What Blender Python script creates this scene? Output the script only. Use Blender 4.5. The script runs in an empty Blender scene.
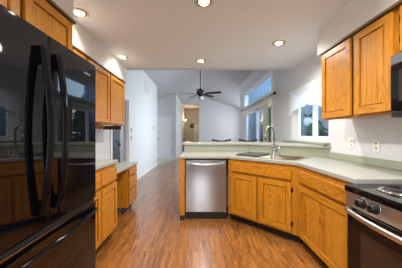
import bpy, bmesh, math, random
from mathutils import Vector, Matrix
from mathutils.geometry import tessellate_polygon
random.seed(7)
S = bpy.context.scene
COL = S.collection
R = math.radians
CH = 1.243            # camera height

# ------------------------------------------------------------------ camera, world, lights, exposure
cd = bpy.data.cameras.new('camera'); cam = bpy.data.objects.new('camera', cd); COL.objects.link(cam)
cam.location = (0, 0, CH); cam.rotation_euler = (R(90), 0, 0)
cd.sensor_width = 36; cd.lens = 36*208/402.0; cd.shift_x = 2/402.0; cd.clip_start = 0.05
S.camera = cam
S.view_settings.view_transform = 'Standard'; S.view_settings.look = 'None'
S.view_settings.gamma = 1; S.view_settings.use_curve_mapping = False
S.view_settings.exposure = 0.86
w = bpy.data.worlds.new('sky'); S.world = w; w.use_nodes = True
w.node_tree.nodes['Background'].inputs[0].default_value = (0.52, 0.75, 1.0, 1)
w.node_tree.nodes['Background'].inputs[1].default_value = 2.3

def area(name, loc, rot, sx, sy, power, col, spread=180):
    l = bpy.data.lights.new(name, 'AREA'); l.shape = 'RECTANGLE'; l.size = sx; l.size_y = sy
    l.energy = power; l.color = col; l.spread = R(spread)
    o = bpy.data.objects.new(name, l); COL.objects.link(o); o.location = loc; o.rotation_euler = rot
    return o
# added unseen fill lamps
area('fill_behind_camera', (0.08, -2.3, 1.35), (R(90), 0, 0), 0.55, 1.7, 13, (0.88, 0.94, 1.0))
area('fill_behind_camera_left', (-1.05, -2.3, 1.35), (R(90), 0, 0), 0.7, 1.7, 15, (0.88, 0.94, 1.0))
area('fill_living_room', (2.9, 11.3, 1.7), (0, R(90), 0), 2.2, 4.0, 62, (0.84, 0.92, 1.0))
area('fill_entry', (-4.6, 9.4, 1.7), (0, R(-90), 0), 2.0, 1.6, 32, (0.85, 0.92, 1.0))
area('daylight_dining', (1.64, 6.35, 1.5), (0, R(90), 0), 2.3, 2.9, 32, (0.82, 0.91, 1.0), 105)
area('fill_side_room', (-4.3, 6.0, 1.6), (0, R(-90), 0), 1.4, 1.4, 24, (0.80, 0.90, 1.0))

# ------------------------------------------------------------------ materials
def newmat(name):
    m = bpy.data.materials.new(name); m.use_nodes = True
    return m, m.node_tree, m.node_tree.nodes['Principled BSDF']
def plain(name, col, rough=0.5, metal=0.0, ior=1.45, bump=0, bscale=60, vary=0.0):
    m, t, b = newmat(name); n = t.nodes; L = t.links
    b.inputs['Base Color'].default_value = (*col, 1); b.inputs['Roughness'].default_value = rough
    b.inputs['Metallic'].default_value = metal; b.inputs['IOR'].default_value = ior
    if bump or vary:
        tc = n.new('ShaderNodeTexCoord'); no = n.new('ShaderNodeTexNoise')
        no.inputs['Scale'].default_value = bscale; no.inputs['Detail'].default_value = 4
        L.new(tc.outputs['Object'], no.inputs['Vector'])
        if bump:
            bp = n.new('ShaderNodeBump'); bp.inputs['Strength'].default_value = bump; bp.inputs['Distance'].default_value = 0.002
            L.new(no.outputs['Fac'], bp.inputs['Height']); L.new(bp.outputs['Normal'], b.inputs['Normal'])
        if vary:
            mx = n.new('ShaderNodeMix'); mx.data_type = 'RGBA'
            mx.inputs['A'].default_value = (*[c*(1-vary) for c in col], 1); mx.inputs['B'].default_value = (*[min(1, c*(1+vary)) for c in col], 1)
            L.new(no.outputs['Fac'], mx.inputs['Factor']); L.new(mx.outputs['Result'], b.inputs['Base Color'])
    return m
def emis(name, col, s):
    m, t, b = newmat(name)
    b.inputs['Base Color'].default_value = (*col, 1)
    b.inputs['Emission Color'].default_value = (*col, 1); b.inputs['Emission Strength'].default_value = s
    return m
def wood(name, axis, dark, mid, light, planks=False, rough=0.36):
    """oak: contour-like cathedral figure plus fine pores, grain along one local axis"""
    m, t, b = newmat(name); n = t.nodes; L = t.links
    tc = n.new('ShaderNodeTexCoord'); oi = n.new('ShaderNodeObjectInfo')
    add = n.new('ShaderNodeVectorMath'); add.operation = 'ADD'
    cx = n.new('ShaderNodeCombineXYZ'); mu = n.new('ShaderNodeMath'); mu.operation = 'MULTIPLY'; mu.inputs[1].default_value = 17
    L.new(oi.outputs['Random'], mu.inputs[0])
    for i in range(3): L.new(mu.outputs[0], cx.inputs[i])
    L.new(tc.outputs['Object'], add.inputs[0]); L.new(cx.outputs[0], add.inputs[1])
    def nz(sc_across, sc_along, detail, dist=0.0):
        mp = n.new('ShaderNodeMapping'); s = [sc_across]*3; s[axis] = sc_along
        mp.inputs['Scale'].default_value = s; L.new(add.outputs[0], mp.inputs['Vector'])
        no = n.new('ShaderNodeTexNoise'); no.inputs['Scale'].default_value = 1; no.inputs['Detail'].default_value = detail
        no.inputs['Distortion'].default_value = dist; L.new(mp.outputs[0], no.inputs['Vector'])
        return no.outputs['Fac']
    a = nz(5.5, 0.9, 1.5, 0.3)
    m1 = n.new('ShaderNodeMath'); m1.operation = 'MULTIPLY'; m1.inputs[1].default_value = 22; L.new(a, m1.inputs[0])
    pp = n.new('ShaderNodeMath'); pp.operation = 'PINGPONG'; pp.inputs[1].default_value = 0.5; L.new(m1.outputs[0], pp.inputs[0])
    f = nz(160, 7, 3); g = nz(26, 1.4, 3)
    s1 = n.new('ShaderNodeMath'); s1.operation = 'MULTIPLY'; s1.inputs[1].default_value = 0.62; L.new(pp.outputs[0], s1.inputs[0])
    s2 = n.new('ShaderNodeMath'); s2.operation = 'MULTIPLY_ADD'; s2.inputs[1].default_value = 0.63; L.new(f, s2.inputs[0]); L.new(s1.outputs[0], s2.inputs[2])
    s3 = n.new('ShaderNodeMath'); s3.operation = 'MULTIPLY_ADD'; s3.inputs[1].default_value = 0.45; L.new(g, s3.inputs[0]); L.new(s2.outputs[0], s3.inputs[2])
    last = s3.outputs[0]
    if planks:
        sx = n.new('ShaderNodeSeparateXYZ'); L.new(tc.outputs['Object'], sx.inputs[0])
        q = n.new('ShaderNodeMath'); q.operation = 'MULTIPLY'; q.inputs[1].default_value = 9.5; L.new(sx.outputs[0], q.inputs[0])
        fl = n.new('ShaderNodeMath'); fl.operation = 'FLOOR'; L.new(q.outputs[0], fl.inputs[0])
        wn = n.new('ShaderNodeTexWhiteNoise'); wn.noise_dimensions = '1D'; L.new(fl.outputs[0], wn.inputs['W'])
        s4 = n.new('ShaderNodeMath'); s4.operation = 'MULTIPLY_ADD'; s4.inputs[1].default_value = 0.25; L.new(wn.outputs['Value'], s4.inputs[0])
        sb = n.new('ShaderNodeMath'); sb.operation = 'SUBTRACT'; sb.inputs[1].default_value = 0.12; L.new(last, sb.inputs[0]); L.new(sb.outputs[0], s4.inputs[2])
        last = s4.outputs[0]
    cr = n.new('ShaderNodeValToRGB'); e = cr.color_ramp.elements
    e[0].position = 0.32; e[0].color = (*dark, 1); e[1].position = 0.98; e[1].color = (*light, 1)
    x = e.new(0.6); x.color = (*mid, 1)
    L.new(last, cr.inputs[0]); L.new(cr.outputs[0], b.inputs['Base Color'])
    bp = n.new('ShaderNodeBump'); bp.inputs['Strength'].default_value = 0.15; bp.inputs['Distance'].default_value = 0.001
    L.new(f, bp.inputs['Height']); L.new(bp.outputs[0], b.inputs['Normal'])
    b.inputs['Roughness'].default_value = rough; b.inputs['Specular IOR Level'].default_value = 0.3
    return m
OAK = dict(dark=(0.25, 0.078, 0.005), mid=(0.49, 0.188, 0.012), light=(0.62, 0.270, 0.026))
M = {}
M['oak_v'] = wood('oak_vertical_grain', 2, **OAK)
M['oak_h'] = wood('oak_horizontal_grain', 0, **OAK)
M['oak_d'] = wood('oak_depth_grain', 1, **OAK)
M['oak_p'] = wood('oak_jointed_panel', 2, planks=True, **OAK)
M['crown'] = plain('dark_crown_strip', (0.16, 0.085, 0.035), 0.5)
M['inside'] = plain('cabinet_inside', (0.12, 0.055, 0.02), 0.7)
M['toe'] = plain('toe_kick_black', (0.012, 0.011, 0.011), 0.45, bump=0.1)
M['hinge'] = plain('hinge_black_iron', (0.02, 0.018, 0.016), 0.45, 0.6)
M['wall'] = plain('painted_wall', (0.67, 0.685, 0.69), 0.75, bump=0.25, bscale=120)
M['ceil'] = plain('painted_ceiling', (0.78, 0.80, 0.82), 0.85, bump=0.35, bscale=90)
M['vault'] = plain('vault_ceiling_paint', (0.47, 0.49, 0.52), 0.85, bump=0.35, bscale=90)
M['soffit'] = plain('soffit_paint', (0.74, 0.72, 0.68), 0.8, bump=0.3, bscale=110)
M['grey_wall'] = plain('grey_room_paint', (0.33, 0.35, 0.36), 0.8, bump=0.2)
M['hall'] = plain('hallway_paint', (0.62, 0.56, 0.48), 0.8, bump=0.2)
M['white'] = plain('white_trim', (0.80, 0.81, 0.82), 0.4, bump=0.05)
M['vinyl'] = plain('white_vinyl_frame', (0.84, 0.86, 0.88), 0.35, bump=0.03)
M['lam'] = plain('laminate_green_grey', (0.385, 0.395, 0.345), 0.28, bump=0.02, bscale=300, vary=0.10)
M['lam_riser'] = plain('laminate_splash', (0.34, 0.36, 0.27), 0.35, bump=0.02, bscale=300, vary=0.10)
M['black_gloss'] = plain('black_gloss_enamel', (0.002, 0.002, 0.003), 0.03, 0, 1.55)
M['handle_black'] = plain('handle_black_gloss', (0.002, 0.002, 0.003), 0.10, 0, 1.33)
M['black'] = plain('black_plastic', (0.006, 0.006, 0.006), 0.35, vary=0.2)
M['gasket'] = plain('rubber_gasket', (0.01, 0.01, 0.01), 0.7)
M['chrome'] = plain('polished_chrome', (0.75, 0.75, 0.74), 0.12, 1.0)
M['nickel'] = plain('brushed_nickel', (0.34, 0.335, 0.33), 0.2, 1.0)
M['glossblk'] = plain('oven_glass', (0.006, 0.004, 0.004), 0.06, 0, 1.4)
M['ovenwin'] = plain('oven_window_glass', (0.035, 0.018, 0.012), 0.10, 0, 1.5)
M['plate'] = plain('ivory_plate', (0.80, 0.78, 0.72), 0.35, bump=0.02)
M['plate_grey'] = plain('grey_plate', (0.25, 0.26, 0.28), 0.4)
M['slot'] = plain('socket_dark', (0.05, 0.05, 0.05), 0.5)
M['bronze'] = plain('fan_dark_bronze', (0.022, 0.016, 0.014), 0.4, 0.4)
M['blade'] = plain('fan_blade_dark_walnut', (0.020, 0.013, 0.011), 0.55, vary=0.3)
M['frost'] = plain('frosted_glass_shade', (0.55, 0.56, 0.56), 0.25)
M['stool'] = plain('dark_stained_wood', (0.030, 0.020, 0.016), 0.4, vary=0.3)
M['iron'] = plain('wrought_iron', (0.04, 0.04, 0.042), 0.5, 0.5)
M['cushion'] = plain('stool_cushion', (0.10, 0.085, 0.07), 0.85, bump=0.3)
M['blind'] = plain('beige_vanes', (0.50, 0.45, 0.28), 0.6, bump=0.1)
M['siding'] = plain('blue_grey_siding', (0.20, 0.28, 0.36), 0.7, bump=0.2)
M['fence'] = plain('outdoor_fence', (0.27, 0.31, 0.35), 0.8, vary=0.2, bump=0.2)
M['ground'] = plain('outdoor_ground', (0.22, 0.22, 0.20), 0.9, vary=0.3, bscale=5, bump=0.3)
M['leaf'] = plain('conifer_needles', (0.03, 0.075, 0.035), 0.8, vary=0.5, bscale=9)
M['bark'] = plain('bark', (0.07, 0.05, 0.035), 0.9, bump=0.5)
M['tile'] = plain('entry_tile', (0.50, 0.46, 0.38), 0.45, vary=0.1, bscale=6)
M['board'] = plain('dark_board', (0.05, 0.055, 0.065), 0.22, vary=0.2)
M['picture'] = plain('dark_picture', (0.03, 0.025, 0.02), 0.4, vary=0.4)
M['dial'] = plain('white_dial', (0.8, 0.82, 0.85), 0.5)
M['brass'] = plain('lamp_trim_ring', (0.62, 0.52, 0.38), 0.3, 0.6)
M['baffle'] = plain('lamp_baffle', (0.25, 0.18, 0.10), 0.35, 0.7)
M['lens'] = emis('lamp_lens', (1.0, 0.84, 0.58), 9)
M['sconce'] = emis('hall_lamp_glass', (1.0, 0.82, 0.58), 3)

def steel(name, base, rough, axis=2, sc=30):
    m, t, b = newmat(name); n = t.nodes; L = t.links
    tc = n.new('ShaderNodeTexCoord'); mp = n.new('ShaderNodeMapping'); s = [sc]*3; s[axis] = 0.4
    mp.inputs['Scale'].default_value = s; no = n.new('ShaderNodeTexNoise'); no.inputs['Scale'].default_value = 1; no.inputs['Detail'].default_value = 1
    L.new(tc.outputs['Object'], mp.inputs[0]); L.new(mp.outputs[0], no.inputs[0])
    mr = n.new('ShaderNodeMapRange'); mr.inputs['To Min'].default_value = rough*0.75; mr.inputs['To Max'].default_value = rough*1.3
    L.new(no.outputs[0], mr.inputs[0]); L.new(mr.outputs[0], b.inputs['Roughness'])
    bp = n.new('ShaderNodeBump'); bp.inputs['Strength'].default_value = 0.25; bp.inputs['Distance'].default_value = 0.002
    L.new(no.outputs[0], bp.inputs['Height']); L.new(bp.outputs[0], b.inputs['Normal'])
    b.inputs['Metallic'].default_value = 1; b.inputs['Base Color'].default_value = (*base, 1)
    return m
M['steel'] = steel('brushed_stainless', (0.42, 0.445, 0.47), 0.14, sc=5)
M['steel_h'] = steel('brushed_stainless_panel', (0.62, 0.58, 0.54), 0.32, axis=0)
M['sink'] = steel('sink_stainless', (0.78, 0.73, 0.64), 0.2, axis=0)

def floor_mat():
    m, t, b = newmat('wood_plank_floor'); n = t.nodes; L = t.links
    tc = n.new('ShaderNodeTexCoord')
    rot = n.new('ShaderNodeMapping'); rot.inputs['Rotation'].default_value = (0, 0, R(90)); L.new(tc.outputs['Object'], rot.inputs[0])
    br = n.new('ShaderNodeTexBrick'); br.offset = 0.37; br.offset_frequency = 2
    for k, v in (('Scale', 1), ('Mortar Size', 0.0016), ('Mortar Smooth', 0.2), ('Bias', 0), ('Brick Width', 1.1), ('Row Height', 0.125)): br.inputs[k].default_value = v
    br.inputs['Color1'].default_value = (0, 0, 0, 1); br.inputs['Color2'].default_value = (1, 1, 1, 1); br.inputs['Mortar'].default_value = (0.5, 0.5, 0.5, 1)
    L.new(rot.outputs[0], br.inputs['Vector'])
    sh = n.new('ShaderNodeVectorMath'); sh.operation = 'MULTIPLY_ADD'; sh.inputs[1].default_value = (9, 5, 0)
    L.new(br.outputs['Color'], sh.inputs[0]); L.new(tc.outputs['Object'], sh.inputs[2])
    def nz(sx, sy, det, dist=0):
        mp = n.new('ShaderNodeMapping'); mp.inputs['Scale'].default_value = (sx, sy, 1); L.new(sh.outputs[0], mp.inputs[0])
        no = n.new('ShaderNodeTexNoise'); no.inputs['Scale'].default_value = 1; no.inputs['Detail'].default_value = det; no.inputs['Distortion'].default_value = dist
        L.new(mp.outputs[0], no.inputs[0]); return no.outputs['Fac']
    a = nz(34, 4.0, 6, 1.4); c = nz(10, 1.2, 3, 1.8)
    m1 = n.new('ShaderNodeMath'); m1.operation = 'MULTIPLY'; m1.inputs[1].default_value = 0.62; L.new(a, m1.inputs[0])
    m2 = n.new('ShaderNodeMath'); m2.operation = 'MULTIPLY_ADD'; m2.inputs[1].default_value = 0.5; L.new(c, m2.inputs[0]); L.new(m1.outputs[0], m2.inputs[2])
    sp = n.new('ShaderNodeSeparateColor'); L.new(br.outputs['Color'], sp.inputs[0])
    m3 = n.new('ShaderNodeMath'); m3.operation = 'MULTIPLY_ADD'; m3.inputs[1].default_value = 0.06; L.new(sp.outputs[0], m3.inputs[0]); L.new(m2.outputs[0], m3.inputs[2])
    cr = n.new('ShaderNodeValToRGB'); e = cr.color_ramp.elements
    e[0].position = 0.40; e[0].color = (0.085, 0.029, 0.008, 1); e[1].position = 0.85; e[1].color = (0.47, 0.220, 0.062, 1)
    x = e.new(0.60); x.color = (0.31, 0.118, 0.026, 1)
    L.new(m3.outputs[0], cr.inputs[0])
    mx = n.new('ShaderNodeMix'); mx.data_type = 'RGBA'; mx.inputs['B'].default_value = (0.08, 0.03, 0.015, 1)
    L.new(br.outputs['Fac'], mx.inputs['Factor']); L.new(cr.outputs[0], mx.inputs['A']); L.new(mx.outputs['Result'], b.inputs['Base Color'])
    b.inputs['Roughness'].default_value = 0.28; b.inputs['IOR'].default_value = 1.5; b.inputs['Coat Weight'].default_value = 0.45; b.inputs['Coat Roughness'].default_value = 0.16; b.inputs['Coat IOR'].default_value = 1.6
    bp = n.new('ShaderNodeBump'); bp.inputs['Strength'].default_value = 0.12; bp.inputs['Distance'].default_value = 0.002
    L.new(a, bp.inputs['Height']); L.new(bp.outputs[0], b.inputs['Normal'])
    return m
M['floor'] = floor_mat()
def mix_transparent(name, col, fac, rough=0.02, lace=False):
    m, t, b = newmat(name); n = t.nodes; L = t.links
    out = n['Material Output']; tr = n.new('ShaderNodeBsdfTransparent'); mix = n.new('ShaderNodeMixShader')
    if lace:
        n.remove(b)
        df = n.new('ShaderNodeBsdfDiffuse'); df.inputs[0].default_value = (*col, 1)
        tl = n.new('ShaderNodeBsdfTranslucent'); tl.inputs[0].default_value = (*col, 1)
        mm = n.new('ShaderNodeMixShader'); mm.inputs[0].default_value = 0.55; L.new(df.outputs[0], mm.inputs[1]); L.new(tl.outputs[0], mm.inputs[2])
        tc = n.new('ShaderNodeTexCoord'); vo = n.new('ShaderNodeTexVoronoi'); vo.inputs['Scale'].default_value = 38
        L.new(tc.outputs['Object'], vo.inputs['Vector'])
        mr = n.new('ShaderNodeMapRange'); mr.inputs['From Max'].default_value = 0.6; mr.inputs['To Min'].default_value = 0.55; mr.inputs['To Max'].default_value = 0.95
        L.new(vo.outputs['Distance'], mr.inputs[0]); L.new(mr.outputs[0], mix.inputs[0])
        L.new(tr.outputs[0], mix.inputs[1]); L.new(mm.outputs[0], mix.inputs[2])
    else:
        b.inputs['Base Color'].default_value = (*col, 1); b.inputs['Roughness'].default_value = rough; b.inputs['Metallic'].default_value = 1
        fr = n.new('ShaderNodeFresnel'); fr.inputs[0].default_value = 1.45
        gm = n.new('ShaderNodeNewGeometry'); iv = n.new('ShaderNodeMath'); iv.operation = 'SUBTRACT'; iv.inputs[0].default_value = 1
        ml = n.new('ShaderNodeMath'); ml.operation = 'MULTIPLY'; L.new(gm.outputs['Backfacing'], iv.inputs[1]); L.new(fr.outputs[0], ml.inputs[0]); L.new(iv.outputs[0], ml.inputs[1])
        L.new(ml.outputs[0], mix.inputs[0]); L.new(tr.outputs[0], mix.inputs[1]); L.new(b.outputs[0], mix.inputs[2])
    L.new(mix.outputs[0], out.inputs[0])
    return m
M['glass'] = mix_transparent('window_glass', (0.9, 0.95, 1.0), 0)
M['lace'] = mix_transparent('white_lace', (0.92, 0.93, 0.95), 0, lace=True)

# ------------------------------------------------------------------ mesh helpers
class MB:
    def __init__(s): s.bm = bmesh.new(); s.mats = []
    def slot(s, m):
        if m not in s.mats: s.mats.append(m)
        return s.mats.index(m)
    def box(s, x0, x1, y0, y1, z0, z1, m=None, mtx=None):
        v = [s.bm.verts.new((x, y, z)) for z in (z0, z1) for y in (y0, y1) for x in (x0, x1)]
        if mtx: 
            for a in v: a.co = mtx @ a.co
        k = s.slot(m) if m else 0
        for q in ((0,2,3,1),(4,5,7,6),(0,1,5,4),(2,6,7,3),(0,4,6,2),(1,3,7,5)):
            f = s.bm.faces.new([v[i] for i in q]); f.material_index = k
        return s
    def prism(s, poly, z0, z1, m=None, holes=(), mtx=None, axis='z'):
        """extrude a polygon (with holes); axis z: (x,y); axis y: polygon is (x,z), extruded along y"""
        def P(p, h): return Vector((p[0], p[1], h)) if axis == 'z' else Vector((p[0], h, p[1]))
        k = s.slot(m) if m else 0
        loops = [poly] + list(holes)
        flat = [p for l in loops for p in l]
        lo = [s.bm.verts.new(P(p, z0)) for p in flat]; hi = [s.bm.verts.new(P(p, z1)) for p in flat]
        if mtx:
            for a in lo+hi: a.co = mtx @ a.co
        for t in tessellate_polygon([[Vector((p[0], p[1], 0)) for p in l] for l in loops]):
            for V in (lo, hi):
                try: s.bm.faces.new([V[i] for i in t]).material_index = k
                except ValueError: pass
        b = 0
        for l in loops:
            n = len(l)
            for i in range(n):
                a, c = b+i, b+(i+1) % n
                s.bm.faces.new((lo[a], lo[c], hi[c], hi[a])).material_index = k
            b += n
        return s
    def tube(s, pts, r, seg=12, m=None, cap=True, squash=None):
        k = s.slot(m) if m else 0
        pts = [Vector(p) for p in pts]; rs = r if isinstance(r, (list, tuple)) else [r]*len(pts)
        rings = []; ref = None
        for i, p in enumerate(pts):
            d = (pts[min(i+1, len(pts)-1)] - pts[max(i-1, 0)]).normalized()
            if ref is None: ref = Vector((0, 0, 1)) if abs(d.z) < 0.9 else Vector((1, 0, 0))
            u = (ref - d*ref.dot(d)).normalized(); v = d.cross(u); ref = u
            a, c = (1, 1) if squash is None else squash
            rings.append([s.bm.verts.new(p + (u*math.cos(2*math.pi*j/seg)*a + v*math.sin(2*math.pi*j/seg)*c)*rs[i]) for j in range(seg)])
        for A, B in zip(rings, rings[1:]):
            for j in range(seg):
                f = s.bm.faces.new((A[j], A[(j+1) % seg], B[(j+1) % seg], B[j])); f.material_index = k; f.smooth = True
        if cap:
            s.bm.faces.new(rings[0][::-1]).material_index = k; s.bm.faces.new(rings[-1]).material_index = k
        return s
    def lathe(s, prof, c=(0, 0, 0), seg=24, m=None, axis='z'):
        k = s.slot(m) if m else 0; c = Vector(c); rings = []
        for (r, h) in prof:
            ring = []
            for j in range(seg):
                a = 2*math.pi*j/seg; x, y = r*math.cos(a), r*math.sin(a)
                p = Vector((x, y, h)) if axis == 'z' else (Vector((x, h, y)) if axis == 'y' else Vector((h, x, y)))
                ring.append(s.bm.verts.new(c+p))
            rings.append(ring)
        for A, B in zip(rings, rings[1:]):
            for j in range(seg):
                f = s.bm.faces.new((A[j], A[(j+1) % seg], B[(j+1) % seg], B[j])); f.material_index = k; f.smooth = True
        for ring in (rings[0], rings[-1]):
            if (ring[0].co-ring[1].co).length > 1e-5: s.bm.faces.new(ring).material_index = k
        return s
    def build(s, name, mat, parent=None, bevel=0.0, seg=2, loc=None):
        bmesh.ops.remove_doubles(s.bm, verts=s.bm.verts, dist=1e-6)
        bmesh.ops.recalc_face_normals(s.bm, faces=s.bm.faces)
        me = bpy.data.meshes.new(name); s.bm.to_mesh(me); s.bm.free()
        ms = s.mats if s.mats else [mat]
        for q in ms: me.materials.append(M[q] if isinstance(q, str) else q)
        o = bpy.data.objects.new(name, me); COL.objects.link(o)
        if parent: o.parent = parent
        if loc: o.location = loc
        if bevel:
            b = o.modifiers.new('bevel', 'BEVEL'); b.width = bevel; b.segments = seg; b.limit_method = 'ANGLE'; b.angle_limit = R(40)
        return o
def tag(o, label=None, cat=None, group=None, kind=None):
    if label: o['label'] = label
    if cat: o['category'] = cat
    if group: o['group'] = group
    if kind: o['kind'] = kind
    return o
def thing(name, label, cat, loc=(0, 0, 0), rz=0, group=None, kind=None):
    o = bpy.data.objects.new(name, None); COL.objects.link(o); o.empty_display_size = 0.1
    o.location = loc; o.rotation_euler = (0, 0, R(rz)); return tag(o, label, cat, group, kind)
def struct(name, mb, mat, label=None, bevel=0):
    return tag(mb.build(name, mat, bevel=bevel), label, 'setting' if not label else None, None, 'structure')
def copy_thing(root, loc=None, rz=None, label=None):
    def cp(o, par):
        c = o.copy(); COL.objects.link(c)
        if par: c.parent = par
        for ch in list(o.children): cp(ch, c)
        return c
    c = cp(root, None)
    if loc: c.location = loc
    if rz is not None: c.rotation_euler = (0, 0, R(rz))
    if label: c['label'] = label
    return c
def fillet(poly, r, seg=6, which=None):
    out = []
    n = len(poly)
    for i, p in enumerate(poly):
        if which is not None and i not in which: out.append(p); continue
        a, b, c = Vector(poly[i-1]), Vector(p), Vector(poly[(i+1) % n])
        u = (a-b).normalized(); v = (c-b).normalized()
        p0 = b+u*r; p1 = b+v*r
        for k in range(seg+1):
            t = k/seg; q = p0*(1-t)**2 + b*2*t*(1-t) + p1*t*t; out.append((q.x, q.y))
    return out

# ------------------------------------------------------------------ the setting
WL, WR = -1.68, 1.72      # faces of the left and right wall
KC = 2.44                 # kitchen ceiling
KE = 3.77                 # where the flat ceiling ends
def vz(x): return CH + 2.53 - 0.33*abs(x-0.167)
def SM(name, mb, mat): return tag(mb.build(name, mat), kind='structure')

SM('floor', MB().box(-5, 5, -2.4, 18, -0.1, 0), 'floor')
SM('floor_entry', MB().prism([(-1.68, 8.34), (-1.02, 10.47), (-4.9, 10.47), (-4.9, 8.34)], 0.0, 0.006), 'tile')
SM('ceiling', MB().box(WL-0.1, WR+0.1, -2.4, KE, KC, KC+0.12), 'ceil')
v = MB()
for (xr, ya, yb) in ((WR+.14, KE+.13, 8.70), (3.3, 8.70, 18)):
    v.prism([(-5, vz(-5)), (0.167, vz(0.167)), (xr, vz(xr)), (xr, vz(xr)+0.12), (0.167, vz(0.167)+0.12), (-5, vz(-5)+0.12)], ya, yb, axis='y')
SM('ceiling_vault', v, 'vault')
SM('wall_gable', MB().prism([(WL-.12, KC), (WR+.12, KC), (WR+.12, vz(WR)+.2), (0.167, vz(.167)+.12), (WL-.12, vz(WL)+.2)], KE+0.001, KE+0.13, axis='y'), 'wall')
# left wall with the doorway
m = MB(); T = 3.4
m.box(WL-.12, WL, -2.4, 4.0, 0, vz(WL)); m.box(WL-.12, WL, 4.0, 4.96, 2.04, vz(WL)); m.box(WL-.12, WL, 4.96, 8.36, 0, vz(WL))
SM('wall_left', m, 'wall')
# right wall with the kitchen window and the patio opening
m = MB(); zt = vz(WR)
m.box(WR, WR+.14, -2.4, 2.74, 0, zt)
m.box(WR, WR+.14, 2.74, 3.86, 0, 1.12); m.box(WR, WR+.14, 2.74, 3.86, 2.02, zt)
m.box(WR, WR+.14, 3.86, 4.83, 0, zt)
m.box(WR, WR+.14, 4.83, 7.83, 2.08, 2.20); m.box(WR, WR+.14, 4.83, 7.83, 2.77, zt)
m.box(WR, WR+.14, 7.83, 8.70, 0, zt)
SM('wall_right', m, 'wall')
SM('wall_back', MB().box(WL-.12, WR+.14, -2.52, -2.4, 0, KC+.1), 'wall')
# far end: gable wall with the hallway opening, closet block with the entry door
m = MB()
m.prism([(0.0, 0), (4.98, 0), (4.98, vz(4.98)), (0.167, vz(.167)), (0.0, vz(0))], 14.0, 14.12, axis='y')
m.prism([(-1.16, 3.26), (0, 3.26), (0, vz(0)), (-1.16, vz(-1.16))], 14.0, 14.12, axis='y')
SM('wall_far', m, 'wall')
m = MB()
m.prism([(-5, 0), (-1.16, 0), (-1.16, vz(-1.16)), (-5, vz(-5))], 10.5, 10.62, axis='y')
m.box(-1.28, -1.16, 10.62, 14.12, 0, vz(-1.28))
SM('wall_closet', m, 'wall')
m = MB(); m.box(-1.28, -1.16, 14.12, 17.6, 0, 3.3); m.box(0.12, 0.24, 14.12, 17.6, 0, 3.3); m.box(-1.28, 0.24, 17.5, 17.6, 0, 3.3); m.box(-1.28, .24, 14.13, 17.6, 3.3, 3.36)
SM('wall_hallway', m, 'hall')
m = MB(); m.box(3.0, 3.14, 8.70, 14.1, 0, vz(3.0)); SM('wall_living', m, 'wall')
m = MB(); m.box(WR+.14, 3.14, 8.62, 8.70, -.1, 4.1)
for i in range(9):
    x = 1.88+i*0.14; m.box(x, x+0.05, 8.58, 8.62, -.1, 4.1)
SM('wall_outdoor_siding', m, 'siding')
m = MB(); m.box(-5, -4.9, 3.6, 10.5, 0, vz(-4.9)); SM('wall_entry', m, 'wall')
m = MB(); m.box(-4.9, WL-.12, 8.3, 8.36, 0, 3.3); SM('wall_partition', m, 'wall')
m = MB(); m.box(-4.9, WL-.12, 3.6, 3.7, 0, 2.6); m.box(-4.9, WL-.13, 8.2, 8.29, 0, 2.6); m.box(-4.9, -4.8, 3.7, 8.2, 0, 2.6); m.box(-4.9, WL-.13, 3.6, 8.29, 2.5, 2.56)
SM('wall_side_room', m, 'grey_wall')
# soffits above the wall cabinets
SM('trim_soffit_left', MB().box(WL, -1.31, 1.712, KE-.02, 2.155, KC), 'soffit')
SM('trim_soffit_fridge', MB().box(WL, -1.033, -2.4, 1.71, 2.155, KC), 'soffit')
SM('trim_soffit_right', MB().box(1.375, WR, -2.4, 2.415, 2.155, KC), 'soffit')
# half wall that carries the raised bar
SM('wall_bar', MB().prism([(-.255, 3.62), (.863, 3.62), (WR, 2.763), (WR, 2.90), (.92, 3.72), (-.255, 3.72)], 0, 1.055), 'wall')
# baseboards
SM('baseboard_left', MB().box(WL, WL+.014, 5.05, 8.36, 0, .09), 'white')
m = MB(); m.box(-4.9, -2.16, 10.486, 10.5, .006, .1); m.box(-1.38, -1.16, 10.486, 10.5, 0.006, .1); SM('baseboard_far', m, 'white')
SM('baseboard_closet', MB().box(-1.16, -1.146, 10.5, 14, 0, .1), 'white')
# doorway casing
m = MB(); m.box(WL, WL+.018, 3.93, 4.0, 0, 2.11); m.box(WL, WL+.018, 4.96, 5.04, 0, 2.11); m.box(WL, WL+.018, 4.0, 4.96, 2.04, 2.11)
m.box(WL-.12, WL, 4.0, 4.015, 0, 2.04); m.box(WL-.12, WL, 4.945, 4.96, 0, 2.04); m.box(WL-.12, WL, 4.0, 4.96, 2.025, 2.04)
SM('trim_doorway', m, 'white')

def panel_door(mb, w, h, t, rows, cols=2, st=0.11):
    """moulded door leaf, front at y=0, x 0..w"""
    mb.box(0, w, .008, t-.008, 0, h)
    for (y0, y1) in ((0, .008), (t-.008, t)):
        mb.box(0, st, y0, y1, 0, h); mb.box(w-st, w, y0, y1, 0, h)
        pw = (w-2*st-(cols-1)*.09)/cols
        for c in range(cols-1): mb.box(st+pw+c*(pw+.09), st+pw+.09+c*(pw+.09), y0+(.001 if y0 == 0 else 0), y1-(.001 if y0 else 0), 0, h)
        for z0, z1 in rows: mb.box(st, w-st, y0, y1, z0, z1)
    return mb
RW = [(0, .2), (.82, .95), (1.52, 1.62), (1.92, 2.03)]
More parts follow.
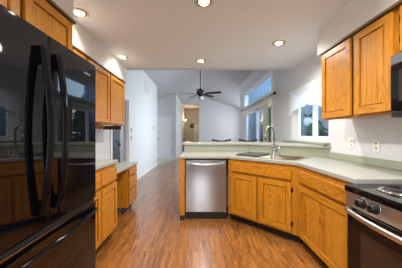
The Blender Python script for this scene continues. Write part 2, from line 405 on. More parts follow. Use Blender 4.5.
# open door of the side room
d = tag(bpy.data.objects.new('door_1', None), kind='structure'); COL.objects.link(d)
d.location = (-1.70, 4.93, .008); d.rotation_euler = (0, 0, R(120))
panel_door(MB(), .76, 2.02, .035, RW).build('door_leaf', 'white', d, .003)
MB().lathe([(0.0, -.065), (.022, -.062), (.028, -.05), (.022, -.035), (.010, -.028), (.010, -.008), (.026, -.006), (.026, 0)], (.70, 0, .95), 16, axis='y').build('door_knob', 'hinge', d)
MB().lathe([(0.0, .10), (.022, .097), (.028, .085), (.022, .07), (.010, .063), (.010, .043), (.026, .041), (.026, .035)], (.70, 0, .95), 16, axis='y').build('door_knob', 'hinge', d)
# entry door in the closet block
d = tag(bpy.data.objects.new('door_2', None), kind='structure'); COL.objects.link(d); d.location = (-2.10, 10.455, .012)
panel_door(MB(), .70, 2.03, .04, RW).build('door_leaf', 'white', d, .003)
MB().box(-.07, 0, .015, .044, 0, 2.1).box(.70, .77, .015, .044, 0, 2.1).box(0, .7, .015, .044, 2.035, 2.1).build('door_casing', 'white', d)
MB().lathe([(0.0, -.065), (.022, -.062), (.03, -.05), (.022, -.035), (.010, -.028), (.010, -.008), (.03, -.006), (.03, 0)], (.06, 0, .98), 16, axis='y').build('door_knob', 'hinge', d)
for z in (.3, 1.06, 1.8): MB().box(.69, .715, -.006, .0, z, z+.09).build('hinge', 'nickel', d)
# hallway door
d = tag(bpy.data.objects.new('door_3', None), kind='structure'); COL.objects.link(d); d.location = (-.42, 17.44, .01)
panel_door(MB(), .5, 2.03, .04, RW, 1).build('door_leaf', 'white', d, .003)

# windows -----------------------------------------------------------
def win_root(n): 
    o = tag(bpy.data.objects.new('window_%d' % n, None), kind='structure'); COL.objects.link(o); o.location = (WR, 0, 0); return o
wx0, wx1 = 0.05, 0.11
w2 = win_root(2)
m = MB(); fw = .045
m.box(.015, wx1, 2.74, 2.74+fw, 1.12, 2.02).box(.015, wx1, 3.86-fw, 3.86, 1.12, 2.02).box(.015, wx1, 2.74+fw, 3.86-fw, 1.12, 1.165).box(.015, wx1, 2.74+fw, 3.86-fw, 1.975, 2.02)
m.build('window_frame', 'vinyl', w2, .003)
def sash(root, y0, y1, z0, z1, x0, x1, s=.045):
    f = MB().box(x0, x1, y0, y0+s, z0, z1).box(x0, x1, y1-s, y1, z0, z1).box(x0, x1, y0+s, y1-s, z0, z0+s).box(x0, x1, y0+s, y1-s, z1-s, z1).build('window_sash', 'vinyl', root, .003)
    MB().box((x0+x1)/2-.002, (x0+x1)/2+.002, y0+s, y1-s, z0+s, z1-s).build('window_pane', 'glass', f)
sash(w2, 3.17, 3.86-fw-.10, 1.165, 1.975, .035, .062)
MB().box(.03, .10, 3.86-fw-.10, 3.86-fw, 1.165, 1.975).build('window_jamb', 'vinyl', w2)
sash(w2, 2.74+fw, 3.215, 1.165, 1.975, .068, .095)
w1 = win_root(1)
m = MB(); y0, y1 = 4.83, 7.83
m.box(-.02, .12, y0, y0+.07, 2.20, 2.77).box(-.02, .12, y1-.07, y1, 2.20, 2.77).box(-.02, .12, y0+.07, y1-.07, 2.20, 2.255).box(-.02, .12, y0+.07, y1-.07, 2.70, 2.77)
m.box(-.02, .12, y0, y0+.07, 0, 2.08).box(-.02, .12, y1-.07, y1, 0, 2.08).box(-.02, .12, y0+.07, y1-.07, 2.0, 2.08).box(-.01, .12, y0+.07, y1-.07, 0, .05)
m.build('window_frame', 'vinyl', w1, .004)
MB().box(.05, .055, y0+.07, y1-.07, 2.255, 2.70).build('window_pane', 'glass', w1)
sash(w1, 6.29, y1-.07, .05, 2.0, .02, .055, .075)
sash(w1, y0+.07, 6.37, .05, 2.0, .062, .098, .075)
MB().box(WR-.085, WR-.002, 2.72, 4.06, 1.097, 1.13).build('window_sill', 'lam_riser', bevel=.006).update_tag()
tag(bpy.data.objects['window_sill'], kind='structure')

# ------------------------------------------------------------------ cabinets
def cab_door(mb, x0, x1, z0, z1, y0=-.034, mat='oak_v', t=.020):
    s = .058; g = .009
    mb.box(x0, x0+s, y0, y0+t, z0, z1, 'oak_v'); mb.box(x1-s, x1, y0, y0+t, z0, z1, 'oak_v')
    mb.box(x0+s, x1-s, y0, y0+t, z0, z0+s, 'oak_h'); mb.box(x0+s, x1-s, y0, y0+t, z1-s, z1, 'oak_h')
    mb.box(x0+s-.001, x1-s+.001, y0+.017, y0+t-.001, z0+s-.001, z1-s+.001, mat)
    mb.box(x0+s+g, x1-s-g, y0+.009, y0+.0172, z0+s+g, z1-s-g, mat)
    mb.box(x0+.012, x1-.012, y0+t, 0, z0+.012, z1-.012, 'inside')
def door_part(root, x0, x1, z0, z1, hinge=None, mat='oak_v', hl=None):
    m = MB(); cab_door(m, x0, x1, z0, z1, mat=mat); d = m.build('door', None, root, .004, 2)
    if hinge:
        for z in (z0+.06, z1-.11):
            if hinge == 'l': q = MB().box(x0-.012, x0, -.006, .0, z, z+.05).box(x0-.004, x0+.004, -.034, -.001, z, z+.05)
            else: q = MB().box(x1, x1+.012, -.006, .0, z, z+.05).box(x1-.004, x1+.004, -.034, -.001, z, z+.05)
            q.build('hinge', 'hinge', d)
    return d
def drawer_part(root, x0, x1, z0, z1):
    return MB().box(x0, x1, -.030, -.010, z0, z1, 'oak_h').box(x0+.014, x1-.014, -.010, 0, z0+.014, z1-.012, 'inside').build('drawer', None, root, .007, 3)
def base_cab(name, label, loc, rz, wd, dp, top=.889, toe=True, group=None):
    r = thing(name, label, 'cabinet', loc, rz, group)
    m = MB(); z = .10
    m.box(0, .018, .02, dp, z, top, 'oak_v'); m.box(wd-.018, wd, .02, dp, z, top, 'oak_v')
    m.box(.018, wd-.018, .02, dp, z, z+.018, 'oak_h'); m.box(.018, wd-.018, dp-.012, dp, z+.018, top, 'inside')
    m.box(0, wd, 0, .02, z, top, 'oak_v')
    m.build('carcass', None, r, .002)
    if toe: MB().box(.0, wd, .07, .085, 0, z).build('toe_kick', 'toe', r)
    return r
D0, D1 = .135, .69       # doors
W0, W1 = .722, .842      # drawers
# sink base across the corner
r = base_cab('sink_cabinet', 'honey oak corner sink cabinet with two doors set at an angle below the sink', (.425, 3.01, 0), -45, .975, .585)
MB().box(.07, .90, -.030, -.010, W0, W1, 'oak_h').box(.085, .885, -.010, 0, W0+.014, W1-.012, 'inside').build('false_drawer_front', None, r, .007, 3)
door_part(r, .07, .462, D0, D1, 'l'); door_part(r, .502, .90, D0, D1, 'r')
# cabinet right of it, next to the range
r = base_cab('base_cabinet', 'honey oak base cabinet with wide drawer and single door between sink corner and range', (1.115, 2.318, 0), -90, .868, .585)
drawer_part(r, .045, .84, W0, W1); door_part(r, .045, .84, D0, D1, None, 'oak_p')
# end of the peninsula
r = thing('end_panel', 'narrow honey oak end panel at the left end of the peninsula beside the dishwasher', 'cabinet panel', (-.275, 3.0, 0))
MB().box(0, .068, 0, .02, .0, .889, 'oak_v').box(0, .02, .02, .60, 0, .889, 'oak_d').build('panel', None, r, .002)
MB().box(.0, .068, -.008, 0, 0, .07).build('shoe_moulding', 'toe', r)
# left run: base cabinet, desk
LF = -1.02
r = base_cab('base_cabinet', 'honey oak base cabinet just beyond the black refrigerator with drawers over doors', (LF, 1.68, 0), 90, .86, .62)
for (a, b) in ((.03, .42), (.44, .83)):
    drawer_part(r, a, b, W0-.02, W1); door_part(r, a, b, D0, D1-.02, 'r' if b > .8 else 'l')
r = base_cab('desk', 'low honey oak desk with cream top and three drawer pedestal at the far end', (-1.11, 3.22, 0), 90, .43, .55, top=.712)
r['category'] = 'desk'
for (a, b) in ((.585, .69), (.375, .565), (.135, .355)): drawer_part(r, .03, .40, a, b)
MB().box(-.675, .46, -.03, .568, .714, .753).build('desktop', 'lam', r, .006, 3)
# worktops
def slab(name, label, poly, z0, z1, holes=(), mat='lam', cat='worktop', bevel=.006):
    o = MB().prism(poly, z0, z1, holes=holes).build(name, mat, bevel=bevel, seg=3); return tag(o, label, cat)
slab('countertop', 'cream laminate countertop on the base cabinet beside the refrigerator', [(-.995, 1.68), (-.995, 2.56), (WL, 2.56), (WL, 1.68)], .891, .93)
# sink cut-out in world space
SM45 = Matrix.Translation((.425, 3.01, 0)) @ Matrix.Rotation(R(-45), 4, 'Z')
def P45(x, y): p = SM45 @ Vector((x, y, 0)); return (p.x, p.y)
sx0, sx1, sy0, sy1 = .045, .930, .060, .600
hole = [P45(sx0+.02, sy0+.02), P45(sx1-.02, sy0+.02), P45(sx1-.02, sy1-.02), P45(sx0+.02, sy1-.02)]
slab('countertop', 'long grey green laminate countertop running from the peninsula round the corner to the range',
     [(-.283, 2.985), (.415, 2.985), (1.09, 2.31), (1.09, 1.448), (WR-.001, 1.448), (WR-.001, 2.745), (.85, 3.604), (-.283, 3.604)], .891, .93, [hole])
slab('bar_ledge', 'raised green laminate bar ledge on the half wall behind the sink', 
     [(-.283, 3.57), (.85, 3.57), (WR-.002, 2.70), (WR-.002, 3.36), (1.10, 3.98), (-.283, 3.98)], 1.056, 1.095, cat='bar ledge')
m = MB().prism([(-.255, 3.606), (.856, 3.606), (WR-.001, 2.742), (WR-.001, 2.760), (.863, 3.618), (-.255, 3.618)], .932, 1.054)
tag(m.build('backsplash', 'lam_riser'), 'green laminate splash panel between the sink counter and the raised bar', 'backsplash')
tag(MB().box(WR-.02, WR-.001, -.0, 2.735, .932, 1.01).build('backsplash', 'lam_riser', bevel=.004), 'low green laminate backsplash strip along the right wall under the outlets', 'backsplash')
tag(MB().box(WL+.001, WL+.02, 1.68, 2.56, .932, 1.01).build('backsplash', 'lam_riser', bevel=.004), 'low laminate backsplash strip on the left wall behind the short counter', 'backsplash')

# wall cabinets
def wall_cab(label, loc, rz, wd, dp, z0, z1, doors, hinges, group=None, under=None):
    r = thing('wall_cabinet', label, 'wall cabinet', loc, rz, group)
    MB().box(0, wd, .02, dp, z0+.015, z1-.022, 'oak_v').box(0, wd, 0, .02, z0, z1-.022, 'oak_v').build('carcass', None, r, .002)
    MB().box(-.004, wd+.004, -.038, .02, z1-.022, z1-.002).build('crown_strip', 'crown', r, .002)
    for (a, b), h in zip(doors, hinges): door_part(r, a, b, z0+.018, z1-.042, h)
    return r
UR, UL = 1.395, -1.312
r = wall_cab('two door honey oak wall cabinet above the outlets on the right wall', (UR, 2.345, 0), -90, .90, .32, 1.393, 2.152, [(.035, .468), (.515, .868)], ['l', None])
r = wall_cab('short honey oak wall cabinet above the microwave', (UR, 1.441, 0), -90, .765, .32, 1.785, 2.152, [(.03, .37), (.39, .735)], ['l', 'r'])
r = wall_cab('two door honey oak wall cabinet over the desk at the far left', (UL, 2.385, 0), 90, 1.22, .36, 1.383, 2.152, [(.03, .60), (.635, 1.19)], ['l', 'r'])
MB().box(1.18, 1.205, .03, .34, 1.318, 1.383, 'inside').box(.10, 1.17, .30, .34, 1.33, 1.383, 'oak_h').build('light_valance', None, r, .002)
r = wall_cab('single door honey oak wall cabinet partly hidden behind the refrigerator', (UL, 1.715, 0), 90, .665, .36, 1.383, 2.152, [(.03, .635)], ['l'])
r = wall_cab('deep honey oak cabinet right above the black refrigerator', (-1.033, .68, 0), 90, 1.0, .63, 1.80, 2.152, [(.03, .48), (.52, .965)], ['l', 'r'])

# ------------------------------------------------------------------ refrigerator (local x along +Y, local y into the wall)
FR = thing('refrigerator', 'glossy black french door refrigerator with bottom freezer on the left', 'refrigerator', (-.81, .62, 0), 90)
FW = 1.022
MB().box(0, FW, .07, .79, .03, 1.77).box(.03, FW-.03, .075, .79, 0, .03).build('body', 'black', FR, .006)
sp = .503
def fdoor(x0, x1, z0, z1, name):
    return MB().box(x0, x1, 0, .065, z0, z1).build(name, 'black_gloss', FR, .012, 4)
dl = fdoor(.003, sp-.003, .745, 1.78, 'door'); dr = fdoor(sp+.003, FW-.003, .745, 1.78, 'door'); fz = fdoor(.003, FW-.003, .07, .722, 'freezer_drawer')
MB().box(.01, FW-.01, .012, .07, .722, .745).box(sp-.003, sp+.003, .012, .07, .745, 1.775).build('gasket', 'gasket', FR)
def fhandle(x, par):
    m = MB(); w_ = .024
    ts = [i/24 for i in range(25)]
    pts = []
    for t in ts:
        z = .835 + t*(1.685-.835); bow = .018+.036*math.sin(math.pi*t)
        pts.append((z, bow))
    # bar with rectangular, slightly tapering section
    prev = None
    for (z, b_), t in zip(pts, ts):
        wd = w_*(1.15-.35*math.sin(math.pi*t)); th = .016
        ring = [m.bm.verts.new(p) for p in ((x-wd, -b_, z), (x-wd*.55, -b_-th, z), (x+wd*.55, -b_-th, z), (x+wd, -b_, z), (x+wd*.6, -b_+th*.6, z), (x-wd*.6, -b_+th*.6, z))]
        if prev:
            for j in range(6): f = m.bm.faces.new((prev[j], prev[(j+1) % 6], ring[(j+1) % 6], ring[j])); f.smooth = False
        else: m.bm.faces.new(ring)
        prev = ring
    m.bm.faces.new(prev)
    m.box(x-.022, x+.022, -.030, .0, 1.60, 1.687); m.box(x-.022, x+.022, -.030, .0, .833, .90)
    m.build('door_handle', 'handle_black', par, .004)
fhandle(.437, dl); fhandle(.555, dr)
m = MB(); pts = [(.05+(FW-.10)*i/24, -.020-.036*math.sin(math.pi*i/24), .665) for i in range(25)]
m.tube(pts, .013, 10); m.box(.04, .08, -.026, 0, .650, .680).box(FW-.08, FW-.04, -.026, 0, .650, .680)
m.build('freezer_handle', 'handle_black', fz)
MB().box(.003, FW-.003, -.003, .004, .716, .724).build('trim_strip', 'nickel', fz)
MB().box(.845, .925, -.0015, .0, 1.672, 1.684).build('name_badge', 'chrome', dr)
MB().box(.02, FW-.02, .02, .07, .0, .062).build('kick_grille', 'black', FR)

# ------------------------------------------------------------------ dishwasher
DW = thing('dishwasher', 'stainless steel dishwasher in the peninsula beside the corner sink cabinet', 'dishwasher', (-.203, 3.0, 0))
MB().box(0, .604, .03, .58, .10, .885).build('body', 'black', DW)
dd = MB().box(.008, .596, 0, .03, .115, .865).build('door', 'steel', DW, .006, 3)
MB().box(.008, .596, .002, .03, .868, .884).build('control_strip', 'black', DW, .002)
m = MB()
n = 20; prev = None
for i in range(n+1):
    t = i/n; x = .05+.5*t; z = .826-.018*math.sin(math.pi*t); bow = .022+.030*math.sin(math.pi*t)**.6
    ring = [m.bm.verts.new(p) for p in ((x, -bow+.012, z+.013), (x, -bow, z+.012), (x, -bow-.004, z-.008), (x, -bow+.010, z-.014))]
    if prev:
        for j in range(4): m.bm.faces.new((prev[j], prev[(j+1) % 4], ring[(j+1) % 4], ring[j]))
    else: m.bm.faces.new(ring)
    prev = ring
m.bm.faces.new(prev); m.box(.04, .07, -.028, 0, .812, .842).box(.534, .564, -.028, 0, .812, .842)
m.build('handle', 'steel_h', dd, .002)
MB().box(.0, .604, .05, .06, 0, .112).build('kick_plate', 'toe', DW)

# ------------------------------------------------------------------ range (local x along -Y, local y into the wall)
RG = thing('range', 'stainless and black freestanding electric range with coil burners at the right', 'stove', (1.02, 1.442, 0), -90)
MB().box(0, .76, .06, .68, .08, .875).build('body', 'black', RG, .003)
MB().box(-.004, .764, -.006, .66, .875, .894).box(-.004, .764, -.010, .03, .852, .89).build('cooktop', 'black_gloss', RG, .005, 3)
MB().prism([(.0, .852), (.055, .852), (.055, .760), (-.006, .760)], 0, .76, mtx=Matrix(((0, 0, 1, 0), (1, 0, 0, 0), (0, 1, 0, 0), (0, 0, 0, 1)))).build('control_panel', 'steel_h', RG, .002)
for i, x in enumerate((.148, .242, .52, .614)):
    k = MB().lathe([(.034, -.002), (.034, -.010), (.026, -.014), (.024, -.034), (.020, -.040), (0, -.040)], (x, 0, .812), 24, axis='y').box(x-.005, x+.005, -.046, -.03, .796, .828).build('knob', 'black', RG, .002)
    MB().lathe([(.037, -.001), (.037, -.004), (.034, -.004)], (x, -.001, .812), 24, axis='y').build('knob_ring', 'chrome', k)
od = MB().box(.006, .754, .0, .055, .25, .752).build('oven_door', 'glossblk', RG, .008, 3)
MB().box(.13, .63, -.002, .004, .34, .63).build('oven_window', 'ovenwin', od, .004)
m = MB(); pts = [(.035+.69*i/22, -.022-.042*math.sin(math.pi*i/22)**.7, .735) for i in range(23)]
m.tube(pts, .0135, 12, squash=(1.25, .8)); m.box(.025, .055, -.03, 0, .722, .750).box(.705, .735, -.03, 0, .722, .750)
m.build('oven_handle', 'steel_h', od)
MB().box(.006, .754, .0, .055, .085, .242).build('warming_drawer', 'glossblk', RG, .006, 3)
MB().box(.02, .74, .06, .09, 0, .08).build('kick_plate', 'toe', RG)
MB().box(0, .76, .62, .68, .894, 1.02).build('backguard', 'black_gloss', RG, .006)
def burner(x, y, rr):
    b = MB().lathe([(rr+.014, .0), (rr+.014, .007), (rr, .008), (rr*.9, .002), (.03, .0005), (0, .0005)], (x, y, .894), 32).build('drip_pan', 'chrome', RG)
    m = MB(); N = 120; turns = 4 if rr > .09 else 3; pts = []
    for i in range(N+1):
        t = i/N; q = .022+(rr-.016-.022)*t; a = 2*math.pi*turns*t
        pts.append((x+q*math.cos(a), y+q*math.sin(a), .910))
    m.tube(pts, .0052, 6, squash=(.9, 1)); 
    for a in (0, 2.094, 4.189): m.box(-.003, rr-.008, -.0015, .0015, .898, .905, mtx=Matrix.Translation((x, y, 0)) @ Matrix.Rotation(a, 4, 'Z'))
    m.build('coil', 'black', b)
burner(.20, .20, .105); burner(.56, .20, .085); burner(.20, .46, .085); burner(.56, .46, .105)

# microwave over the range
MW = thing('microwave', 'black over the range microwave hanging under the short wall cabinet', 'microwave', (1.325, 1.438, 0), -90)
MB().box(0, .758, .03, .385, 1.355, 1.78).build('body', 'black', MW, .003)
MB().box(.0, .758, .0, .03, 1.715, 1.78).build('vent_grille', plain('grille_grey', (.16, .16, .165), .35, .6), MW, .004)
md = MB().box(.0, .56, 0, .03, 1.40, 1.712).build('door', 'glossblk', MW, .005)
MB().box(.06, .48, -.002, .004, 1.46, 1.67).build('window', 'ovenwin', md)
MB().tube([(.525, 0, 1.43), (.525, -.03, 1.44), (.525, -.034, 1.55), (.525, -.03, 1.67), (.525, 0, 1.68)], .009, 8).build('handle', 'handle_black', md)
MB().box(.565, .758, 0, .03, 1.40, 1.712).build('control_panel', 'black', MW, .003)
MB().box(.0, .758, .004, .03, 1.357, 1.396).build('bottom_trim', 'black', MW, .003)

# ------------------------------------------------------------------ sink, faucet, soap pump, board
SK = thing('sink', 'stainless steel double bowl drop in sink set across the corner', 'sink', (.425, 3.01, .93), -45)
mid = (.405, .425); b0, b1 = sy0+.03, sy1-.095
def rc(x0, x1, y0, y1, r=.04): return fillet([(x0, y0), (x1, y0), (x1, y1), (x0, y1)], r, 5)
h1 = rc(sx0+.035, mid[0], b0, b1); h2 = rc(mid[1], sx1-.035, b0, b1)
MB().prism(rc(sx0, sx1, sy0, sy1, .03), .0005, .006, holes=[h1, h2]).build('rim', 'sink', SK, .0015)
for hp in (h1, h2):
    m = MB(); c = Vector((sum(p[0] for p in hp)/len(hp), sum(p[1] for p in hp)/len(hp)))
    prev = None
    for z, s in ((.004, 1.0), (-.02, .985), (-.165, .94), (-.18, .86), (-.182, .2)):
        ring = [m.bm.verts.new((c.x+(p[0]-c.x)*s, c.y+(p[1]-c.y)*s, z)) for p in hp]
        if prev:
            for j in range(len(ring)):
                f = m.bm.faces.new((prev[j], prev[(j+1) % len(ring)], ring[(j+1) % len(ring)], ring[j])); f.smooth = True
        prev = ring
    m.bm.faces.new(prev)
    b = m.build('bowl', 'sink', SK)
    MB().lathe([(.042, -.181), (.042, -.178), (.03, -.179), (0, -.180)], (c.x, c.y, 0), 20).build('drain', 'chrome', b)
o = MB().box(-.17, .17, -.20, .20, 0, .016).build('draining_board', 'board', bevel=.006)
p = P45(.235, .285); o.location = (p[0], p[1], .942); o.rotation_euler = (R(1.2), 0, R(-45))
tag(o, 'dark grey board laid flat over the left bowl of the sink', 'board')
p = P45(.426, .556)
FC = thing('faucet', 'tall brushed nickel gooseneck faucet standing behind the sink', 'faucet', (p[0], p[1], .936), -45)
MB().lathe([(.030, 0), (.030, .006), (.023, .012), (.021, .07), (.016, .09)], (0, 0, 0), 20).build('base', 'nickel', FC)
pts = [(0, 0, .085), (0, 0, .33)]; rr = .072
for i in range(1, 13):
    a = math.pi*i/12; pts.append((-.5*(rr-rr*math.cos(a)), -.86*(rr-rr*math.cos(a)), .33+rr*1.25*math.sin(a)))
pts.append((-.072, -.124, .30))
MB().tube(pts, .0145, 12).build('spout', 'nickel', FC)
MB().tube([(-.072, -.124, .305), (-.072, -.124, .27), (-.071, -.122, .215)], [.014, .017, .018], 12).build('spray_head', 'nickel', FC)
MB().tube([(.018, 0, .055), (.045, 0, .06), (.085, -.02, .085)], [.010, .008, .006], 8).build('lever', 'nickel', FC)
p = P45(.505, .556)
SP = thing('soap_pump', 'small brushed nickel soap pump to the right of the tall faucet', 'soap dispenser', (p[0], p[1], .936), -45)
MB().lathe([(.02, 0), (.02, .005), (.013, .012), (.011, .06), (.006, .065), (.006, .10), (.010, .102), (.010, .115), (0, .117)], (0, 0, 0), 16).build('body', 'nickel', SP)
MB().tube([(0, 0, .108), (-.02, -.03, .112), (-.03, -.05, .105)], [.007, .006, .005], 8).build('nozzle', 'nickel', SP)

# ------------------------------------------------------------------ wall plates
def plate(name, label, cat, loc, rz, kind, wd=.072, mat='plate'):
    r = thing(name, label, cat, loc, rz)
    MB().box(-wd/2, wd/2, -.006, 0, -.058, .058).build('cover_plate', mat, r, .002)
    if kind == 'outlet':
        for z in (-.022, .022):
            f = MB().lathe([(.016, -.006), (.016, -.0085), (0, -.0085)], (0, 0, z), 16, axis='y').build('socket', 'plate', r)
            MB().box(-.007, .007, -.0095, -.008, z-.004, z+.006).build('slot', 'slot', f)
    elif kind == 'double':
        MB().box(-.034, -.012, -.008, -.006, -.03, .03).box(-.027, -.019, -.016, -.008, -.004, .010).build('toggle', 'plate', r)
        f = MB().lathe([(.016, -.006), (.016, -.0085), (0, -.0085)], (.024, 0, .02), 16, axis='y').lathe([(.016, -.006), (.016, -.0085), (0, -.0085)], (.024, 0, -.02), 16, axis='y').build('socket', 'plate', r)
        MB().box(.018, .030, -.0095, -.008, .016, .026).build('slot', 'slot', f); MB().box(.018, .030, -.0095, -.008, -.024, -.014).build('slot', 'slot', f)
    else:
        MB().box(-.005, .005, -.016, -.006, -.004, .012).build('toggle', 'plate', r)
    return r
plate('switch_plate', 'wide ivory switch and outlet plate on the right wall nearer the window', 'switch', (WR-.0005, 2.36, 1.145), -90, 'double', .115)
plate('power_outlet', 'single ivory outlet on the right wall nearer the range', 'outlet', (WR-.0005, 2.01, 1.128), -90, 'outlet', .075)
plate('light_switch', 'upper grey switch plate on the white left wall beside the open doorway', 'switch', (WL+.0005, 5.15, 1.335), 90, 'switch', .085, 'plate_grey')
plate('light_switch', 'lower grey switch plate just below the one beside the open doorway', 'switch', (WL+.0005, 5.15, 1.145), 90, 'switch', .075, 'plate_grey')
plate('light_switch', 'light switch near the far end of the white left wall', 'switch', (WL+.0005, 7.7, 1.48), 90, 'switch', .12, 'plate_grey')
plate('power_outlet', 'white outlet low on the far gable wall just right of the hallway opening', 'outlet', (.13, 13.9995, 1.95), 0, 'outlet')
r = thing('return_air_vent', 'faint white air vent high on the left wall near its far end', 'vent', (WL+.0005, 6.75, 2.72), 90)
m = MB().box(-.3, .3, -.008, 0, -.18, -.15).box(-.3, .3, -.008, 0, .15, .18).box(-.3, -.27, -.008, 0, -.15, .15).box(.27, .3, -.008, 0, -.15, .15)
m.build('frame', 'wall', r); m = MB()
for i in range(9): m.box(-.27, .27, -.006, -.001, -.143+i*.033, -.125+i*.033)
m.build('louvres', 'wall', r)

# ------------------------------------------------------------------ recessed ceiling lights
def downlight(label, x, y, power=16):
    r = thing('recessed_light', label, 'ceiling light', (x, y, KC), 0, 'recessed lights in the kitchen ceiling')
    MB().lathe([(.088, -.001), (.088, -.007), (.078, -.009), (.070, -.004), (.070, -.001)], (0, 0, 0), 32).build('trim_ring', 'brass', r)
    MB().lathe([(.070, -.001), (.069, -.004), (.046, -.003), (.046, -.001)], (0, 0, 0), 32).build('baffle', 'baffle', r)
    MB().lathe([(.046, -.001), (.044, -.008), (.025, -.014), (0, -.016)], (0, 0, 0), 24).build('lens', 'lens', r)
    l = bpy.data.lights.new('bulb', 'SPOT'); l.energy = power; l.color = (1.0, .955, .90); l.spot_size = R(165); l.spot_blend = .8; l.shadow_soft_size = .05
    o = bpy.data.objects.new('bulb', l); COL.objects.link(o); o.parent = r; o.location = (0, 0, -.06)
downlight('recessed ceiling light beside the soffit over the refrigerator', -1.185, 2.06, 11)
downlight('recessed ceiling light near the far left wall cabinets', -1.19, 3.23, 13)
downlight('recessed ceiling light at the top centre of the picture', .045, 1.886, 48)
downlight('recessed ceiling light centred above the ceiling fan rod', .03, 3.41, 34)
downlight('recessed ceiling light above the corner sink', 1.05, 2.736, 36)
downlight('added out of view ceiling light above the range end of the kitchen', 1.0, .95, 36)  # out of frame, added for more even fill on the range side
downlight('added out of view ceiling light close above the photographer', .045, .36, 50)  # extra fill lamp out of frame, continuing the spacing of the centre row

# ------------------------------------------------------------------ ceiling fan
FX, FY = .04, 6.2; fz_ = 2.44
FN = thing('ceiling_fan', 'dark bronze ceiling fan with five blades hanging on a long rod beyond the bar', 'ceiling fan', (FX, FY, fz_))
top = vz(FX)-fz_
MB().lathe([(.0, top+.0), (.068, top-.03), (.066, top-.06), (.03, top-.11), (.0, top-.115)], (0, 0, 0), 20).build('canopy', 'bronze', FN)
MB().tube([(0, 0, .10), (0, 0, top-.10)], .014, 10).build('downrod', 'bronze', FN)
MB().lathe([(0, .17), (.03, .165), (.05, .12), (.10, .10), (.115, .06), (.115, .0), (.09, -.03), (.06, -.045), (0, -.045)], (0, 0, 0), 24).build('motor', 'bronze', FN)
for a in (50, 122, 194, 266, 338):
    mx = Matrix.Rotation(R(a), 4, 'Z') @ Matrix.Rotation(R(-13), 4, 'X')
    b = MB().prism(fillet([(.19, -.052), (.64, -.070), (.64, .070), (.19, .052)], .03, 5), -.004, .004, mtx=mx).build('blade', 'blade', FN)
    MB().prism([(.09, -.018), (.17, -.022), (.26, -.035), (.26, .035), (.17, .022), (.09, .018)], -.012, -.004, mtx=mx).build('blade_arm', 'bronze', b)
lk = MB().lathe([(.05, -.04), (.075, -.06), (.075, -.085), (.03, -.09)], (0, 0, 0), 20).build('light_kit', 'bronze', FN)
MB().lathe([(.085, -.075), (.10, -.10), (.09, -.14), (.055, -.170), (.015, -.182), (0, -.183)], (0, 0, 0), 24).build('glass_bowl', 'frost', lk)
MB().lathe([(.012, -.18), (.016, -.19), (.008, -.205), (0, -.208)], (0, 0, 0), 12).build('finial', 'bronze', lk)

# ------------------------------------------------------------------ bar stools behind the bar
def stool(label, loc, rz):
    r = thing('bar_stool', label, 'bar stool', loc, rz, 'bar stools on the dining side of the bar')
    MB().prism(fillet([(-.19, -.19), (.19, -.19), (.18, .19), (-.18, .19)], .05, 5), .70, .73).build('seat', 'stool', r, .005)
    MB().prism(fillet([(-.18, -.18), (.18, -.18), (.17, .17), (-.17, .17)], .06, 5), .732, .765).build('cushion', 'cushion', r, .012, 3)
    for sx in (-1, 1):
        MB().tube([(sx*.19, -.20, 0), (sx*.165, -.165, .70)], [.016, .02], 8).build('leg', 'stool', r)
        MB().tube([(sx*.19, .22, 0), (sx*.168, .18, .70), (sx*.165, .19, .85), (sx*.175, .235, 1.085)], [.016, .02, .017, .014], 8).build('leg', 'stool', r)
    m = MB()
    for (a, b) in (((-.183, -.188, .22), (.183, -.188, .22)), ((-.185, .208, .25), (.185, .208, .25)), ((-.18, -.19, .3), (-.18, .2, .3)), ((.18, -.19, .3), (.18, .2, .3))): m.tube([a, b], .011, 8)
    m.build('footrail', 'stool', r)
    pts = [(-.20+.40*i/16, .235+.02*math.sin(math.pi*i/16), 1.100-.016*math.cos(2*math.pi*(i/16-.5))*1 + (.014 if i in (0, 16) else 0)) for i in range(17)]
    MB().tube(pts, [.016]*17, 10, squash=(1.2, .7)).build('crest_rail', 'stool', r)
    m = MB()
    for x in (-.09, -.03, .03, .09): m.tube([(x, .178, .73), (x*1.05, .19, .85), (x*1.1, .247, 1.09)], .008, 8)
    m.build('spindles', 'stool', r)
    return r
st = stool('dark bar stool whose crest rail shows above the middle of the bar', (.47, 4.13, 0), 0)
copy_thing(st, (.985, 4.26, 0), -18, 'dark bar stool whose crest rail shows above the bar below the patio door')

# chair in the side room, arched metal back
r = thing('metal_chair', 'grey metal chair with arched back seen through the open doorway', 'chair', (-2.42, 6.0, 0), 25)
MB().prism(fillet([(-.2, -.2), (.2, -.2), (.2, .2), (-.2, .2)], .06, 5), .44, .47).build('seat', 'cushion', r, .008)
for sx in (-1, 1):
    MB().tube([(sx*.19, -.19, 0), (sx*.175, -.175, .44)], .012, 8).build('leg', 'iron', r)
    MB().tube([(sx*.19, .21, 0), (sx*.175, .18, .44)], .012, 8).build('leg', 'iron', r)
pts = [(-.175, .18, .46), (-.19, .2, .8)]+[(-.19*math.cos(math.pi*i/12), .21, .8+.24*math.sin(math.pi*i/12)) for i in range(1, 12)]+[(.19, .2, .8), (.175, .18, .46)]
m = MB().tube(pts, .012, 8)
for x in (-.09, 0, .09): m.tube([(x, .18, .47), (x, .205, .8+.2*math.sqrt(1-(x/.19)**2))], .006, 6)
m.build('arched_back', 'iron', r)

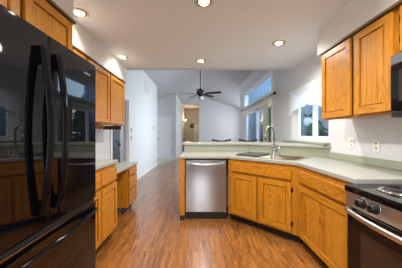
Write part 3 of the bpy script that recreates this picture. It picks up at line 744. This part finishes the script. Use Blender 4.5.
# ------------------------------------------------------------------ window dressing
r = thing('lace_valance', 'white lace valance gathered across the top of the kitchen window', 'curtain', (WR-.05, 0, 0))
MB().tube([(0, 2.70, 2.0), (0, 3.88, 2.0)], .009, 8).build('rod', 'vinyl', r)
m = MB(); N = 140; K = 8; g = []
for i in range(N+1):
    t = i/N; y = 2.73+1.10*t; col = []
    drop = .30+.04*abs(math.sin(t*math.pi*4.5)) + .12*(abs(t-.5)*2)**3
    for k in range(K+1):
        q = k/K; col.append(m.bm.verts.new((.012*math.sin(t*math.pi*44+q*.6)*(.5+.8*q), y, 2.02-drop*q)))
    g.append(col)
for i in range(N):
    for k in range(K): m.bm.faces.new((g[i][k], g[i+1][k], g[i+1][k+1], g[i][k+1])).smooth = True
m.build('lace', 'lace', r)
r = thing('vertical_blind', 'beige vertical blind stacked at the near side of the patio door', 'blind', (WR-.09, 0, 0))
m = MB().tube([(0, 4.55, 2.13), (0, 7.86, 2.13)], .013, 10).build('rod', 'nickel', r)
for y in (4.50, 7.9): MB().lathe([(0, -.045), (.025, -.03), (.032, 0), (.02, .03), (.013, .045)], (0, y, 2.13), 14, axis='y').build('finial', 'bronze', r)
for y in (4.62, 7.8): MB().box(-.008, .088, y-.01, y+.01, 2.12, 2.14).build('bracket', 'nickel', r)
for i in range(17):
    mx = Matrix.Translation((0, 4.90+i*.026, 0)) @ Matrix.Rotation(R(70+4*math.sin(i*2.1)), 4, 'Z')
    MB().box(-.042, .042, -.001, .001, .06, 2.112, mtx=mx).build('vane', 'blind', r)

# ------------------------------------------------------------------ hallway
r = thing('picture_frame', 'dark framed picture on the end wall of the warm hallway', 'picture', (-.50, 17.495, 1.93))
MB().box(-.22, .22, -.01, -.002, -.14, .14).build('print', 'picture', r)
MB().box(-.25, .25, -.02, 0, .14, .17).box(-.25, .25, -.02, 0, -.17, -.14).box(-.25, -.22, -.02, 0, -.14, .14).box(.22, .25, -.02, 0, -.14, .14).build('frame', 'bronze', r)
r = thing('hall_sconce', 'glowing warm lamp on the left side of the hallway', 'wall lamp', (-1.158, 15.5, 2.18))
MB().lathe([(.06, 0), (.06, .015), (.0, .02)], (0, 0, 0), 16, axis='x').tube([(.01, 0, 0), (.10, 0, -.02), (.13, 0, .02)], .010, 8).build('arm', 'bronze', r)
MB().lathe([(.03, .0), (.07, .05), (.085, .12), (.08, .125), (0, .12)], (.13, 0, .02), 18).build('shade', 'sconce', r)
l = bpy.data.lights.new('hall_bulb', 'POINT'); l.energy = 14; l.color = (1, .88, .70); l.shadow_soft_size = .08
o = bpy.data.objects.new('hall_bulb', l); COL.objects.link(o); o.parent = r; o.location = (.30, .1, .25)

# ------------------------------------------------------------------ outdoors
tag(MB().box(WR+.15, 14, -3, 8.6, -.25, -.15).build('ground_outdoor', 'ground'), kind='structure')
m = MB()
for i in range(34):
    y = 2.0+i*.19; m.box(3.6, 3.62, y, y+.175, -.15, 2.35)
m.box(3.62, 3.66, 2.0, 8.45, .2, .28); m.box(3.62, 3.66, 2.0, 8.45, 1.5, 1.58)
tag(m.build('board_fence', 'fence'), 'blue grey vertical board fence outside the kitchen window', 'fence')
r = thing('outdoor_dial', 'round white dial on a fence bracket seen through the kitchen window', 'dial', (3.38, 6.45, 1.63), -30)
MB().lathe([(.13, 0), (.13, -.02), (.115, -.024), (0, -.024)], (0, 0, 0), 28, axis='y').build('face', 'dial', r)
MB().lathe([(.138, .002), (.138, -.028), (.128, -.028), (.128, -.005)], (0, 0, 0), 28, axis='y').build('rim', 'nickel', r)
MB().tube([(-.13, 0, .25), (-.07, 0, .20), (0, 0, .14), (.07, 0, .20), (.13, 0, .25)], [.012, .03, .012, .03, .012], 8).tube([(0, .01, .18), (.243, .02, .18)], .008, 8).build('bracket', 'hinge', r)
def conifer(label, loc, h, rad, seed):
    rnd = random.Random(seed)
    r = thing('conifer_tree', label, 'tree', loc, 0, 'trees outside')
    MB().tube([(0, 0, 0), (0, 0, h*.95)], [.09, .02], 8).build('trunk', 'bark', r)
    m = MB()
    for i in range(260):
        t = rnd.random()**.8; z = .25+t*(h-.3); a = rnd.random()*6.283; q = rad*(1-t)*(.55+.45*rnd.random())+.05
        c = Vector((math.cos(a)*q, math.sin(a)*q, z-.1*q)); d = Vector((math.cos(a), math.sin(a), -.35)).normalized()
        s = Vector((-math.sin(a), math.cos(a), 0)); L_ = .18+.16*rnd.random()
        v0 = m.bm.verts.new(c-d*L_+Vector((0, 0, .02))); v1 = m.bm.verts.new(c+s*L_*.45); v2 = m.bm.verts.new(c+d*L_); v3 = m.bm.verts.new(c-s*L_*.45); v4 = m.bm.verts.new(c+Vector((0, 0, .07)))
        for A, B in ((v0, v1), (v1, v2), (v2, v3), (v3, v0)): m.bm.faces.new((A, B, v4))
    m.build('foliage', 'leaf', r)
conifer('dark green conifer in front of the siding seen through the patio door', (2.75, 7.75, -.15), 2.5, .5, 3)
conifer('low green conifer before the board fence seen through the kitchen window', (3.02, 5.35, -.15), 1.7, .32, 9)
conifer('tall green conifer beyond the board fence seen through the kitchen window', (4.9, 7.4, -.15), 3.6, 1.0, 5)
